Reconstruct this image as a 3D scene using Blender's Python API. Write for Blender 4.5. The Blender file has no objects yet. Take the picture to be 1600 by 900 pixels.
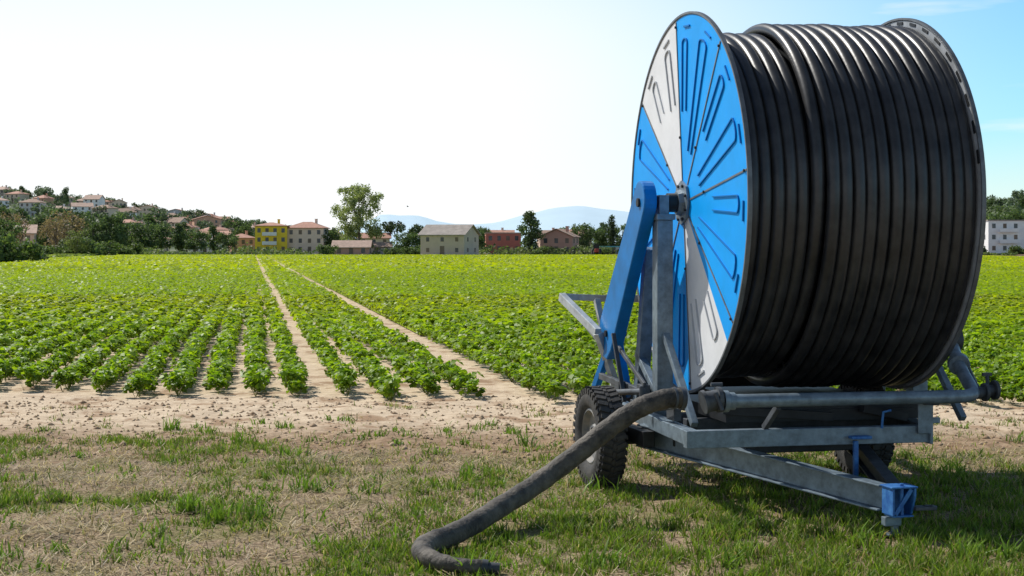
import bpy, math, random
import numpy as np
from mathutils import Vector, Matrix
random.seed(7)
rng = np.random.default_rng(11)
scene = bpy.context.scene
COL = scene.collection
V = Vector

# ------------------------------------------------------------------ camera, light, world
cam_d = bpy.data.cameras.new("camera"); cam = bpy.data.objects.new("camera", cam_d); COL.objects.link(cam)
cam.location = (0, 0, 1.6); cam.rotation_euler = (math.radians(90), 0, 0)
cam_d.sensor_width = 36; cam_d.lens = 54; cam_d.shift_y = -0.03875
cam_d.clip_start = 0.1; cam_d.clip_end = 40000
scene.camera = cam
scene.view_settings.view_transform = 'Standard'
scene.view_settings.look = 'None'
scene.view_settings.exposure = 0

EL = math.radians(46)
sx, sy = 0.75, -0.66
sd = bpy.data.lights.new("sun", 'SUN'); sd.energy = 5.0; sd.angle = math.radians(0.5); sd.color = (1, 0.96, 0.89)
so = bpy.data.objects.new("sun", sd); COL.objects.link(so)
ld = V((sx*math.cos(EL), sy*math.cos(EL), -math.sin(EL)))
so.rotation_euler = ld.to_track_quat('-Z', 'Y').to_euler(); so.location = (-20, 30, 40)

w = bpy.data.worlds.new("World"); scene.world = w; w.use_nodes = True
nt = w.node_tree; N = nt.nodes; L = nt.links
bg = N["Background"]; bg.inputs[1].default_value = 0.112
sky = N.new("ShaderNodeTexSky"); sky.sky_type = 'NISHITA'; sky.sun_disc = False
sky.sun_elevation = EL; sky.sun_rotation = math.radians(311.3)
sky.air_density = 1.0; sky.dust_density = 0.4; sky.ozone_density = 1.5
tc = N.new("ShaderNodeTexCoord"); sp = N.new("ShaderNodeSeparateXYZ"); L.new(tc.outputs["Generated"], sp.inputs[0])
def wmr(inp, a, b, c, d):
    m = N.new("ShaderNodeMapRange"); m.interpolation_type = 'SMOOTHSTEP'
    m.inputs[1].default_value = a; m.inputs[2].default_value = b; m.inputs[3].default_value = c; m.inputs[4].default_value = d
    L.new(inp, m.inputs[0]); return m.outputs[0]
fx = wmr(sp.outputs[0], -0.04, 0.34, 1.0, 0.0)
fz = wmr(sp.outputs[2], 0.10, 0.32, 1.0, 0.0)
fh = wmr(sp.outputs[2], 0.0, 0.09, 0.6, 0.0)
mx = N.new("ShaderNodeMath"); mx.operation = 'MULTIPLY'; L.new(fx, mx.inputs[0]); L.new(fz, mx.inputs[1])
mm = N.new("ShaderNodeMath"); mm.operation = 'MAXIMUM'; L.new(mx.outputs[0], mm.inputs[0]); L.new(fh, mm.inputs[1])
cmap = N.new("ShaderNodeMapping"); cmap.inputs["Scale"].default_value = (3, 3, 26); L.new(tc.outputs["Generated"], cmap.inputs[0])
cn = N.new("ShaderNodeTexNoise"); cn.inputs["Scale"].default_value = 2.2; cn.inputs["Detail"].default_value = 5; L.new(cmap.outputs[0], cn.inputs["Vector"])
cf_ = wmr(cn.outputs[0], 0.52, 0.75, 0.0, 0.5)
mc = N.new("ShaderNodeMath"); mc.operation = 'MAXIMUM'; L.new(mm.outputs[0], mc.inputs[0]); L.new(cf_, mc.inputs[1])
tint = N.new("ShaderNodeMix"); tint.data_type = 'RGBA'; tint.blend_type = 'MULTIPLY'; tint.inputs[0].default_value = 1
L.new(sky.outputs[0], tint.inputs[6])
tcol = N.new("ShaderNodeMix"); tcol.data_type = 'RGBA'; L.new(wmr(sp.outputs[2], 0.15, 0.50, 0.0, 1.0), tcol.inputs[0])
tcol.inputs[6].default_value = (0.84, 1.28, 1.48, 1); tcol.inputs[7].default_value = (0.52, 0.56, 0.60, 1)  # upper sky dimmed above the view to weaken fill and deepen shadows
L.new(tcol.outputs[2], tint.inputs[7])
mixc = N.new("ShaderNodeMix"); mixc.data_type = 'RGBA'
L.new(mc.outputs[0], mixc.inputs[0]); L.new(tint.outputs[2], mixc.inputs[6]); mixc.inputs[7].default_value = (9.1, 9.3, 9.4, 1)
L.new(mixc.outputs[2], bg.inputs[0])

# ------------------------------------------------------------------ materials
def mat(name, color, rough=0.6, metal=0.0, var=0.15, scale=5.0, bump=0.0, bscale=None, col2=None, spec=0.5):
    m = bpy.data.materials.new(name); m.use_nodes = True
    n = m.node_tree.nodes; l = m.node_tree.links; p = n["Principled BSDF"]
    p.inputs["Roughness"].default_value = rough; p.inputs["Metallic"].default_value = metal
    p.inputs["Specular IOR Level"].default_value = spec
    g = n.new("ShaderNodeNewGeometry"); t = n.new("ShaderNodeTexNoise"); t.inputs["Scale"].default_value = scale
    t.inputs["Detail"].default_value = 6; t.inputs["Roughness"].default_value = 0.65
    l.new(g.outputs["Position"], t.inputs["Vector"])
    r = n.new("ShaderNodeValToRGB")
    r.color_ramp.elements[0].position = 0.36; r.color_ramp.elements[1].position = 0.64
    c = color
    c2 = col2 if col2 else tuple(min(1, x*(1+var)) for x in c)
    c1 = tuple(x*(1-var) for x in c) if not col2 else c
    r.color_ramp.elements[0].color = (*c1, 1); r.color_ramp.elements[1].color = (*c2, 1)
    l.new(t.outputs[0], r.inputs[0]); l.new(r.outputs[0], p.inputs["Base Color"])
    if bump > 0:
        t2 = n.new("ShaderNodeTexNoise"); t2.inputs["Scale"].default_value = bscale or scale*4; t2.inputs["Detail"].default_value = 5
        l.new(g.outputs["Position"], t2.inputs["Vector"])
        b = n.new("ShaderNodeBump"); b.inputs["Strength"].default_value = bump; b.inputs["Distance"].default_value = 0.02
        l.new(t2.outputs[0], b.inputs["Height"]); l.new(b.outputs[0], p.inputs["Normal"])
    return m

def leafmat(name, tint=(1, 1, 1), trans=0.4, tboost=(1.7, 1.9, 0.9), rough=0.5, spec=0.25):
    m = bpy.data.materials.new(name); m.use_nodes = True
    n = m.node_tree.nodes; l = m.node_tree.links; p = n["Principled BSDF"]
    p.inputs["Roughness"].default_value = rough; p.inputs["Specular IOR Level"].default_value = spec
    a = n.new("ShaderNodeAttribute"); a.attribute_name = "Col"
    m1 = n.new("ShaderNodeMix"); m1.data_type = 'RGBA'; m1.blend_type = 'MULTIPLY'; m1.inputs[0].default_value = 1
    l.new(a.outputs["Color"], m1.inputs[6]); m1.inputs[7].default_value = (*tint, 1)
    l.new(m1.outputs[2], p.inputs["Base Color"])
    m2 = n.new("ShaderNodeMix"); m2.data_type = 'RGBA'; m2.blend_type = 'MULTIPLY'; m2.inputs[0].default_value = 1
    l.new(m1.outputs[2], m2.inputs[6]); m2.inputs[7].default_value = (*tboost, 1)
    tr = n.new("ShaderNodeBsdfTranslucent"); l.new(m2.outputs[2], tr.inputs[0])
    ms = n.new("ShaderNodeMixShader"); ms.inputs[0].default_value = trans
    l.new(p.outputs[0], ms.inputs[1]); l.new(tr.outputs[0], ms.inputs[2])
    l.new(ms.outputs[0], n["Material Output"].inputs[0])
    return m

M_galv = mat("galvanised_steel", (0.17, 0.22, 0.26), 0.45, 0.3, 0.28, 14, 0.05)
M_galvd = mat("dirty_steel", (0.07, 0.078, 0.088), 0.6, 0.3, 0.35, 9)
M_blue = mat("blue_paint", (0.0, 0.36, 0.93), 0.5, 0.0, 0.06, 3, 0.02, 20, spec=.18)
M_blued = mat("blue_rib_shade", (0.0, 0.17, 0.50), 0.55, 0.0, 0.1, 4, spec=.2)  # same blue as the plate, darkened to paint in rib shading
M_arm = mat("blue_arm_paint", (0.0, 0.16, 0.46), 0.45, 0.0, 0.15, 5, spec=.3)
M_white = mat("white_paint", (0.76, 0.77, 0.78), 0.45, 0.0, 0.06, 4)
M_inner = mat("galvanised_plate", (0.34, 0.36, 0.38), 0.5, 0.1, 0.2, 9)
M_whited = mat("grey_pressed", (0.44, 0.46, 0.48), 0.5, 0, 0.1, 4)  # ribs of the white sectors, greyed in the colour to suggest shading
M_rimring = mat("flange_rim_steel", (0.14, 0.15, 0.16), 0.45, 0.3, 0.25, 9)
M_blk = mat("black_polyethylene", (0.015, 0.0155, 0.017), 0.38, 0, 0.3, 5, 0.06, 22, col2=(0.042, 0.042, 0.043))
M_dark = mat("dark_steel", (0.02, 0.022, 0.025), 0.5, 0.4, 0.3, 10)
M_tyre = mat("tyre_rubber", (0.022, 0.022, 0.023), 0.75, 0, 0.3, 8, 0.2, 60, col2=(0.06, 0.055, 0.048))
M_rim = mat("wheel_rim_paint", (0.16, 0.17, 0.18), 0.6, 0.2, 0.3, 12, col2=(0.3, 0.27, 0.23))
M_hose = mat("hose_rubber", (0.035, 0.032, 0.029), 0.7, 0, 0.3, 7, 0.5, 45, col2=(0.15, 0.13, 0.105), spec=.3)
M_bag = mat("blue_coupling_paint", (0.01, 0.09, 0.33), 0.5, 0, 0.3, 20, col2=(0.05, 0.20, 0.48))

# ------------------------------------------------------------------ object helpers
WL = {}
def link(o, parent=None, world=V((0, 0, 0))):
    COL.objects.link(o)
    if parent is not None:
        o.parent = parent; o.location = world - WL[parent.name]
    else:
        o.location = world
    WL[o.name] = V(world); return o
def empty(name, loc, label=None, category=None, group=None, parent=None):
    o = bpy.data.objects.new(name, None); o.empty_display_size = 0.3
    link(o, parent, V(loc))
    if label: o["label"] = label
    if category: o["category"] = category
    if group: o["group"] = group
    return o

class MB:
    def __init__(s): s.v = []; s.f = []; s.m = []
    def add(s, vs, fs, mi=0):
        b = len(s.v); s.v += [V(x) for x in vs]; s.f += [tuple(i+b for i in f) for f in fs]; s.m += [mi]*len(fs)
    def box(s, c, size, X=V((1, 0, 0)), Y=V((0, 1, 0)), Z=V((0, 0, 1)), mi=0):
        c = V(c); a, b, d = [q/2 for q in size]
        vs = [c+X*a*i+Y*b*j+Z*d*k for k in (-1, 1) for j in (-1, 1) for i in (-1, 1)]
        s.add(vs, [(0, 2, 3, 1), (4, 5, 7, 6), (0, 1, 5, 4), (2, 6, 7, 3), (0, 4, 6, 2), (1, 3, 7, 5)], mi)
    def beam(s, p1, p2, w, h, mi=0, up=V((0, 0, 1))):
        p1 = V(p1); p2 = V(p2); d = p2-p1; n = d.length; d.normalize()
        side = d.cross(up)
        if side.length < 1e-3: side = d.cross(V((1, 0, 0)))
        side.normalize(); u = side.cross(d)
        s.box((p1+p2)/2, (w, n, h), side, d, u, mi)
    def ibeam(s, p1, p2, w, h, t=0.012, mi=0):
        p1 = V(p1); p2 = V(p2); d = (p2-p1).normalized(); side = d.cross(V((0, 0, 1))).normalized(); u = side.cross(d)
        s.beam(p1, p2, t, h-2*t-0.002, mi)
        s.beam(p1+u*(h/2-t/2), p2+u*(h/2-t/2), w, t, mi); s.beam(p1-u*(h/2-t/2), p2-u*(h/2-t/2), w, t, mi)
    def tube(s, path, r, n=12, mi=0, caps=True):
        P = [V(p) for p in path]; m = len(P)
        R = r if isinstance(r, (list, tuple)) else [r]*m
        T = []
        for i in range(m):
            t = P[min(i+1, m-1)]-P[max(i-1, 0)]; T.append(t.normalized())
        u = T[0].orthogonal().normalized(); vs = []
        for i in range(m):
            u = (u-T[i]*u.dot(T[i])).normalized(); q = T[i].cross(u)
            for k in range(n):
                a = 2*math.pi*k/n; vs.append(P[i]+(u*math.cos(a)+q*math.sin(a))*R[i])
        fs = [(i*n+k, i*n+(k+1) % n, (i+1)*n+(k+1) % n, (i+1)*n+k) for i in range(m-1) for k in range(n)]
        if caps: fs += [tuple(range(n-1, -1, -1)), tuple(range((m-1)*n, m*n))]
        s.add(vs, fs, mi)
    def lathe(s, c, ax, prof, n=48, mi=0, closed=False):
        c = V(c); ax = V(ax).normalized(); u = V((0, 0, 1)); u = (u-ax*u.dot(ax))
        if u.length < 1e-3: u = V((1, 0, 0))
        u.normalize(); q = ax.cross(u)
        vs = []
        for (a, r) in prof:
            for k in range(n):
                t = 2*math.pi*k/n; vs.append(c+ax*a+(u*math.cos(t)+q*math.sin(t))*r)
        m = len(prof); fs = []
        for i in range(m if closed else m-1):
            j = (i+1) % m
            for k in range(n): fs.append((i*n+k, i*n+(k+1) % n, j*n+(k+1) % n, j*n+k))
        if not closed:
            if prof[0][1] > 1e-4: fs.append(tuple(range(n-1, -1, -1)))
            if prof[-1][1] > 1e-4: fs.append(tuple(range((m-1)*n, m*n)))
        s.add(vs, fs, mi)
    def prism(s, pts, off, mi=0):
        n = len(pts); off = V(off); vs = [V(p) for p in pts]+[V(p)+off for p in pts]
        fs = [tuple(range(n-1, -1, -1)), tuple(range(n, 2*n))]+[(i, (i+1) % n, n+(i+1) % n, n+i) for i in range(n)]
        s.add(vs, fs, mi)
    def obj(s, name, mats, parent=None, smooth=False, bevel=0.0, origin=None, label=None):
        mn = V([min(p[i] for p in s.v) for i in range(3)]); mxx = V([max(p[i] for p in s.v) for i in range(3)])
        c = (mn+mxx)/2 if origin is None else V(origin)
        if origin is None and parent is None: c.z = mn.z
        me = bpy.data.meshes.new(name); me.from_pydata([tuple(p-c) for p in s.v], [], s.f)
        for m in (mats if isinstance(mats, list) else [mats]): me.materials.append(m)
        me.polygons.foreach_set("material_index", s.m)
        import bmesh
        bm = bmesh.new(); bm.from_mesh(me); bmesh.ops.recalc_face_normals(bm, faces=bm.faces); bm.to_mesh(me); bm.free()
        o = bpy.data.objects.new(name, me); link(o, parent, c)
        if smooth:
            me.polygons.foreach_set("use_smooth", [True]*len(me.polygons))
            me.set_sharp_from_angle(angle=math.radians(40))
        if bevel > 0:
            b = o.modifiers.new("bevel", 'BEVEL'); b.width = bevel; b.segments = 2; b.limit_method = 'ANGLE'
        if label: o["label"] = label
        return o

def npmesh(name, verts, faces, mats, colors=None, midx=None):
    me = bpy.data.meshes.new(name); k = faces.shape[1]
    me.vertices.add(len(verts)); me.vertices.foreach_set("co", verts.astype(np.float32).ravel())
    me.loops.add(faces.size); me.loops.foreach_set("vertex_index", faces.astype(np.int32).ravel())
    me.polygons.add(len(faces)); me.polygons.foreach_set("loop_start", np.arange(0, faces.size, k, dtype=np.int32))
    me.polygons.foreach_set("loop_total", np.full(len(faces), k, dtype=np.int32))
    for m in (mats if isinstance(mats, list) else [mats]): me.materials.append(m)
    if midx is not None: me.polygons.foreach_set("material_index", midx.astype(np.int32))
    me.update(calc_edges=True)
    if colors is not None:
        a = me.attributes.new("Col", 'FLOAT_COLOR', 'POINT')
        c4 = np.ones((len(verts), 4), np.float32); c4[:, :3] = colors; a.data.foreach_set("color", c4.ravel())
    return me

_G = rng.random((256, 256))
def noise2(x, y):
    xi = np.floor(x).astype(int); yi = np.floor(y).astype(int); fx_ = x-xi; fy_ = y-yi
    fx_ = fx_*fx_*(3-2*fx_); fy_ = fy_*fy_*(3-2*fy_)
    g = lambda i, j: _G[i % 256, j % 256]
    return (g(xi, yi)*(1-fx_)+g(xi+1, yi)*fx_)*(1-fy_)+(g(xi, yi+1)*(1-fx_)+g(xi+1, yi+1)*fx_)*fy_
def fbm(x, y, o=4):
    x, y = x*.8+y*.6, y*.8-x*.6
    s = 0; a = 0.5; t = 0
    for i in range(o):
        s = s+a*noise2(x*2**i+17.3*i, y*2**i+5.1*i); t += a; a *= 0.5
    return s/t

# ------------------------------------------------------------------ ground
def groundz(x, y):
    near = np.clip((22-y)/6, 0, 1)
    return ((fbm(x*1.3, y*1.3)-0.5)*0.08+(fbm(x*6, y*6, 3)-0.5)*0.026)*near
xs = np.concatenate([[-15000, -5000, -1500, -500, -150, -50, -20, -10], np.arange(-6.5, 7, 0.06), [10, 20, 50, 150, 500, 1500, 5000, 15000]])
ys = np.concatenate([[-200, -50, -10, 0, 4], np.arange(6.5, 18.5, 0.055), np.arange(18.6, 24, 0.4), [30, 50, 100, 200, 320, 500, 1000, 3000, 10000, 30000]])
GX, GY = np.meshgrid(xs, ys); GZ = groundz(GX, GY)
nx, ny = len(xs), len(ys)
idx = np.arange(nx*ny).reshape(ny, nx)
F = np.stack([idx[:-1, :-1], idx[:-1, 1:], idx[1:, 1:], idx[1:, :-1]], -1).reshape(-1, 4)
gm = bpy.data.materials.new("field_soil_and_turf"); gm.use_nodes = True
n = gm.node_tree.nodes; l = gm.node_tree.links; p = n["Principled BSDF"]; p.inputs["Roughness"].default_value = 0.95
p.inputs["Specular IOR Level"].default_value = 0.1
geo = n.new("ShaderNodeNewGeometry"); spx = n.new("ShaderNodeSeparateXYZ"); l.new(geo.outputs["Position"], spx.inputs[0])
def gnoise(scale, det=6, rough=0.6):
    t = n.new("ShaderNodeTexNoise"); t.inputs["Scale"].default_value = scale; t.inputs["Detail"].default_value = det
    t.inputs["Roughness"].default_value = rough; l.new(geo.outputs["Position"], t.inputs["Vector"]); return t.outputs[0]
def gmath(op, a, b):
    m = n.new("ShaderNodeMath"); m.operation = op
    for i, q in enumerate((a, b)):
        if isinstance(q, (int, float)): m.inputs[i].default_value = q
        else: l.new(q, m.inputs[i])
    return m.outputs[0]
def gmr(i, a, b, c=0.0, d=1.0):
    m = n.new("ShaderNodeMapRange"); m.interpolation_type = 'SMOOTHSTEP'
    for k, q in enumerate((a, b, c, d)): m.inputs[k+1].default_value = q
    l.new(i, m.inputs[0]); return m.outputs[0]
def gmix(f, a, b):
    m = n.new("ShaderNodeMix"); m.data_type = 'RGBA'
    l.new(f, m.inputs[0])
    for k, q in ((6, a), (7, b)):
        if isinstance(q, tuple): m.inputs[k].default_value = (*q, 1)
        else: l.new(q, m.inputs[k])
    return m.outputs[2]
n1 = gnoise(0.9); n2 = gnoise(6, 8, 0.7); n3 = gnoise(40, 6, 0.7); n4 = gnoise(1.7, 8, 0.7)
sand = gmix(gmr(n2, 0.3, 0.7), (0.50, 0.385, 0.265), (0.70, 0.57, 0.415))
sand = gmix(gmr(n4, 0.50, 0.62), sand, (0.34, 0.225, 0.14))
dirt = gmix(gmr(n3, 0.35, 0.65), (0.14, 0.095, 0.058), (0.44, 0.335, 0.22))
dirt = gmix(gmr(n1, 0.46, 0.6), dirt, gmix(gmr(n3, .35, .65), (0.11, 0.10, 0.04), (0.28, 0.24, 0.11)))
yy = gmath('ADD', spx.outputs[1], gmath('MULTIPLY', gmath('SUBTRACT', n4, 0.5), 4.5))
brown = gmix(gmr(n2, .35, .65), (0.19, 0.12, 0.07), (0.42, 0.30, 0.195))
near = gmix(gmr(yy, 11.4, 12.4), dirt, brown)
near = gmix(gmr(yy, 12.6, 14.4), near, sand)
far = gmix(gmr(gnoise(0.02), 0.4, 0.6), (0.12, 0.16, 0.04), (0.20, 0.20, 0.08))
col = gmix(gmr(spx.outputs[1], 310, 330), near, far)
l.new(col, p.inputs["Base Color"])
bp = n.new("ShaderNodeBump"); bp.inputs["Strength"].default_value = 0.7; bp.inputs["Distance"].default_value = 0.02
l.new(gmath('ADD', n2, gmath('MULTIPLY', n3, 0.6)), bp.inputs["Height"]); l.new(bp.outputs[0], p.inputs["Normal"])
me = npmesh("ground", np.stack([GX, GY, GZ], -1).reshape(-1, 3), F, gm)
me.polygons.foreach_set("use_smooth", [True]*len(me.polygons))
g = bpy.data.objects.new("ground", me); COL.objects.link(g); g["kind"] = "structure"; g["label"] = "dry dirt and turf margin around a crop field"

# ------------------------------------------------------------------ grass blades (stuff)
def blades(px, py, h, wd, lean, colr, z0=None):
    k = len(px); a = rng.random(k)*2*np.pi; d = rng.random(k)*2*np.pi
    z = groundz(px, py)-0.005 if z0 is None else z0
    sx_, sy_ = np.cos(a)*wd/2, np.sin(a)*wd/2
    lx, ly = np.cos(d)*lean*h, np.sin(d)*lean*h
    hv = h*np.sqrt(np.clip(1-lean**2*0.8, 0.02, 1))
    B = np.zeros((k, 5, 3))
    B[:, 0] = np.stack([px-sx_, py-sy_, z], -1); B[:, 1] = np.stack([px+sx_, py+sy_, z], -1)
    B[:, 2] = np.stack([px+sx_*.8+lx*.35, py+sy_*.8+ly*.35, z+hv*.6], -1)
    B[:, 3] = np.stack([px-sx_*.8+lx*.35, py-sy_*.8+ly*.35, z+hv*.6], -1)
    B[:, 4] = np.stack([px+lx, py+ly, z+hv], -1)
    i0 = np.arange(k)*5
    tri = np.concatenate([np.stack([i0, i0+1, i0+2], -1), np.stack([i0, i0+2, i0+3], -1), np.stack([i0+3, i0+2, i0+4], -1)])
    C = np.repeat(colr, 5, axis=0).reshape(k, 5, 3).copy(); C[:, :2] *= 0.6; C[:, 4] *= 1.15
    return B.reshape(-1, 3), tri, C.reshape(-1, 3)
def gauss(x, y, cx, cy, rx, ry): return np.exp(-((x-cx)/rx)**2-((y-cy)/ry)**2)
def greenness(x, y):
    f = fbm(x*1.0+3, y*1.0+9, 4)*.55+fbm(x*3.1+7, y*3.1+1, 3)*.45
    b = f-0.53+0.34*gauss(x, y, -2.9, 9.7, 0.9, 0.38)+0.10*gauss(x, y, -2.2, 12.3, .6, .4)+0.12*gauss(x, y, 0.3, 9.6, 1.5, 2.0)
    b = b+0.13*gauss(x, y, 0.5, 7.9, 1.5, .9)+0.30*gauss(x, y, 3.6, 9.0, 1.7, 2.8)+0.28*gauss(x, y, 1.8, 8.4, 1.2, 1.2)
    b = b-0.05*gauss(x, y, -1.8, 8.2, 1.6, .8)-0.08*gauss(x, y, -2.5, 10.9, 1.4, .5)
    return b-np.clip((y-11.8)/2.0, 0, 1)*0.16
K = 640000
px = rng.uniform(-5.2, 6.2, K); py = rng.uniform(6.6, 15.6, K)
keep = np.abs(px) < py*0.36+0.3; px, py = px[keep], py[keep]
gr = greenness(px, py)
dens = np.clip((gr+0.065)*3.6, 0.045*np.clip((14.2-py)/2, .15, 1), 1)
tuft = noise2(px*11+py*3, py*11)
keep = rng.random(len(px)) < dens*np.clip(tuft*1.7-.3, .06, 1)*0.95
px, py, gr, tuft = px[keep], py[keep], gr[keep], tuft[keep]
k = len(px); print("grass", k)
h = rng.uniform(0.02, 0.055, k)*(0.6+tuft)*(1+np.clip(gr, 0, .5)*1.5)
base = np.array([0.085, 0.16, 0.020]); dry = np.array([0.40, 0.31, 0.17]); lime = np.array([0.24, 0.33, 0.035])
t = rng.random((k, 1)); cc = base*(1-t)+lime*t
isdry = (rng.random(k) < 0.15+np.clip(0.08-gr, 0, .3)*1.5)[:, None]; cc = np.where(isdry, dry*rng.uniform(.6, 1.2, (k, 1)), cc*rng.uniform(.7, 1.25, (k, 1)))
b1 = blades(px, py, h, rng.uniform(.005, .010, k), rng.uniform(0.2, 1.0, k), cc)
K = 140000
qx = rng.uniform(-5.2, 6.2, K); qy = rng.uniform(6.6, 13.5, K)
keep = (np.abs(qx) < qy*0.36+0.3) & (rng.random(K) < np.clip(0.6-greenness(qx, qy)*3.0, .08, 1)*np.clip((13.2-qy)/1.8, 0, 1)*np.clip(fbm(qx*2.1, qy*2.1+30)*3-.9, .1, 1))
qx, qy = qx[keep], qy[keep]; k2 = len(qx)
a = rng.random(k2)*np.pi*2; ln = rng.uniform(.02, .12, k2); wd = rng.uniform(.003, .006, k2)
z = groundz(qx, qy)+rng.uniform(.002, .022, k2); dz = rng.uniform(-.01, .035, k2)
dx_, dy_ = np.cos(a)*ln, np.sin(a)*ln; ex, ey = -np.sin(a)*wd, np.cos(a)*wd
S = np.stack([np.stack([qx, qy, z], -1), np.stack([qx+ex, qy+ey, z], -1), np.stack([qx+dx_+ex, qy+dy_+ey, z+dz], -1), np.stack([qx+dx_, qy+dy_, z+dz], -1)], 1).reshape(-1, 3)
i0 = np.arange(k2)*4; T2 = np.concatenate([np.stack([i0, i0+1, i0+2], -1), np.stack([i0, i0+2, i0+3], -1)])
C2 = np.repeat(np.array([0.58, 0.47, 0.30])*rng.uniform(.22, 1.25, (k2, 1)), 4, axis=0)
wx = []; wy = []; wh_ = []
spots = [(-1.98, 9.3), (-1.95, 9.32), (-1.2, 9.0), (-1.5, 9.1), (-1.35, 10.1), (2.55, 7.9), (2.8, 7.8), (2.35, 7.95), (3.0, 8.2), (0.55, 10.05), (.75, 9.9), (-2.2, 12.6), (-0.6, 8.5), (-1.7, 9.05), (1.9, 8.35), (2.2, 8.2),
         (-3.0, 13.6), (0.1, 12.6), (3.3, 9.8), (3.1, 10.8), (-2.6, 7.9), (-0.2, 7.6), (0.5, 7.7), (1.1, 7.75), (1.5, 7.8), (-.9, 9.9), (-.3, 10.6), (-1.7, 11.7)]
for i_, (cx, cy) in enumerate(spots+[(rng.uniform(-4, 5), rng.uniform(7, 14.2)) for _ in range(320)]):
    m_ = rng.integers(12, 50) if i_ < len(spots) else rng.integers(5, 26); sg = .05 if i_ < len(spots) else .04
    wx += list(cx+rng.normal(0, sg, m_)); wy += list(cy+rng.normal(0, sg, m_)); wh_ += [1.0 if i_ < len(spots) else .55]*m_
wx = np.array(wx); wy = np.array(wy); wh_ = np.array(wh_); k3 = len(wx)
cc3 = np.array([0.15, 0.25, 0.03])*rng.uniform(.6, 1.4, (k3, 1))
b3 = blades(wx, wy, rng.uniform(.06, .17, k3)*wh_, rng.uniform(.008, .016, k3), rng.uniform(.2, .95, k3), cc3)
o1 = len(b1[0]); o2 = o1+len(S)
vv = np.concatenate([b1[0], S, b3[0]]); ff = np.concatenate([b1[1], T2+o1, b3[1]+o2]); cv = np.concatenate([b1[2], C2, b3[2]])
M_grass = leafmat("grass_blade", trans=0.35, tboost=(1.3, 1.4, .8))
o = bpy.data.objects.new("grass", npmesh("grass", vv, ff, M_grass, cv)); COL.objects.link(o)
o["kind"] = "stuff"; o["label"] = "patchy green turf with dry straw on dirt"
kc = 4500; cx = rng.uniform(-6, 6.4, kc); cy = rng.uniform(11.5, 16.5, kc)
cs = rng.uniform(.006, .024, kc)*np.where(rng.random(kc) < .1, 1.8, 1)
oct_ = np.array([[1, 0, 0], [0, 1, 0], [-1, 0, 0], [0, -1, 0], [0, 0, .8], [0, 0, -.5]])
CV = (oct_[None]*cs[:, None, None]*rng.uniform(.6, 1.3, (kc, 6, 3)))+np.stack([cx, cy, groundz(cx, cy)], -1)[:, None, :]
cf = np.array([[0, 1, 4], [1, 2, 4], [2, 3, 4], [3, 0, 4], [1, 0, 5], [2, 1, 5], [3, 2, 5], [0, 3, 5]])
CF = (cf[None]+(np.arange(kc)*6)[:, None, None]).reshape(-1, 3)
M_clod = mat("soil_clod", (.26, .175, .11), .95, 0, .3, 3, spec=.1, col2=(.50, .38, .26))
o = bpy.data.objects.new("soil_clods", npmesh("soil_clods", CV.reshape(-1, 3), CF, M_clod)); COL.objects.link(o); o["kind"] = "stuff"; o["label"] = "crumbled clods of dry brown soil"

# ------------------------------------------------------------------ crop field
M_crop = leafmat("crop_leaf", trans=0.45, tboost=(1.6, 1.65, .5), rough=0.5, spec=.35)
def leaf_quads(c, tdir, nrm, ln, wd, fold=0.12):
    s = np.cross(nrm, tdir); s /= np.linalg.norm(s, axis=1, keepdims=True)+1e-9
    ln = ln[:, None]; wd = wd[:, None]
    q = np.stack([c-tdir*ln*.5, c+s*wd*.5+nrm*ln*fold-tdir*ln*.08, c+tdir*ln*.5-nrm*ln*.05, c-s*wd*.5+nrm*ln*fold-tdir*ln*.08], 1)
    k = len(c); i0 = np.arange(k)*4
    return q.reshape(-1, 3), np.stack([i0, i0+1, i0+2, i0+3], -1)
def unit(a): return a/(np.linalg.norm(a, axis=1, keepdims=True)+1e-9)
def crop_leaves(k, size, r_=None):
    ns = 7; sa = rng.random(ns)*6.28; sr = rng.uniform(.02, .11, ns); sz_ = rng.uniform(.10, .21, ns); sr[0] = 0; sz_[0] = .19
    j = rng.integers(0, ns, k)
    d = unit(rng.normal(0, 1, (k, 3))); rad = rng.uniform(.3, 1.0, k)*.080
    c = np.stack([np.cos(sa[j])*sr[j], np.sin(sa[j])*sr[j], sz_[j]], -1)+d*rad[:, None]*np.array([1, 1, .8]); c[:, 2] = np.clip(c[:, 2], .03, .4)
    nr = unit(d*0.5+np.array([0, 0, .9])+rng.normal(0, .45, (k, 3)))
    td = unit(np.cross(nr, unit(rng.normal(0, 1, (k, 3)))))
    s = size*rng.uniform(.7, 1.35, k)
    v, f = leaf_quads(c, td, nr, s, s*.8)
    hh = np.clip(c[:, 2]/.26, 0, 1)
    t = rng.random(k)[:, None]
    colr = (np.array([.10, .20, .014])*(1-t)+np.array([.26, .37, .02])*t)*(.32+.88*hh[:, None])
    return v, f, np.repeat(colr, 4, axis=0)
variants = []
for i in range(10):
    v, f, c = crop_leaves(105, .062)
    sv = []; sf = []
    for j in range(9):
        a = rng.random()*6.28; e = np.array([math.cos(a)*.09, math.sin(a)*.09, .17]); b = len(v)+len(sv)
        sv += [[-.004, 0, 0], [.004, 0, 0], [e[0]+.003, e[1], e[2]], [e[0]-.003, e[1], e[2]]]; sf.append([b, b+1, b+2, b+3])
    v = np.concatenate([v, np.array(sv)]); f = np.concatenate([f, np.array(sf)]); c = np.concatenate([c, np.tile([.12, .14, .04], (len(sv), 1))])
    variants.append((npmesh("soybean_plant", v, f, M_crop, c)))
MROW = -0.169
tracks = [0.72, 2.74]
rows = []
r = 0.72-0.25
while r > -75: rows.append(r); r -= 0.43
for i in range(4): rows.append(0.72+.30+.43*i)
r = 2.74+.37
while r < 120: rows.append(r); r += 0.43
rows = np.array(rows)
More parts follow.
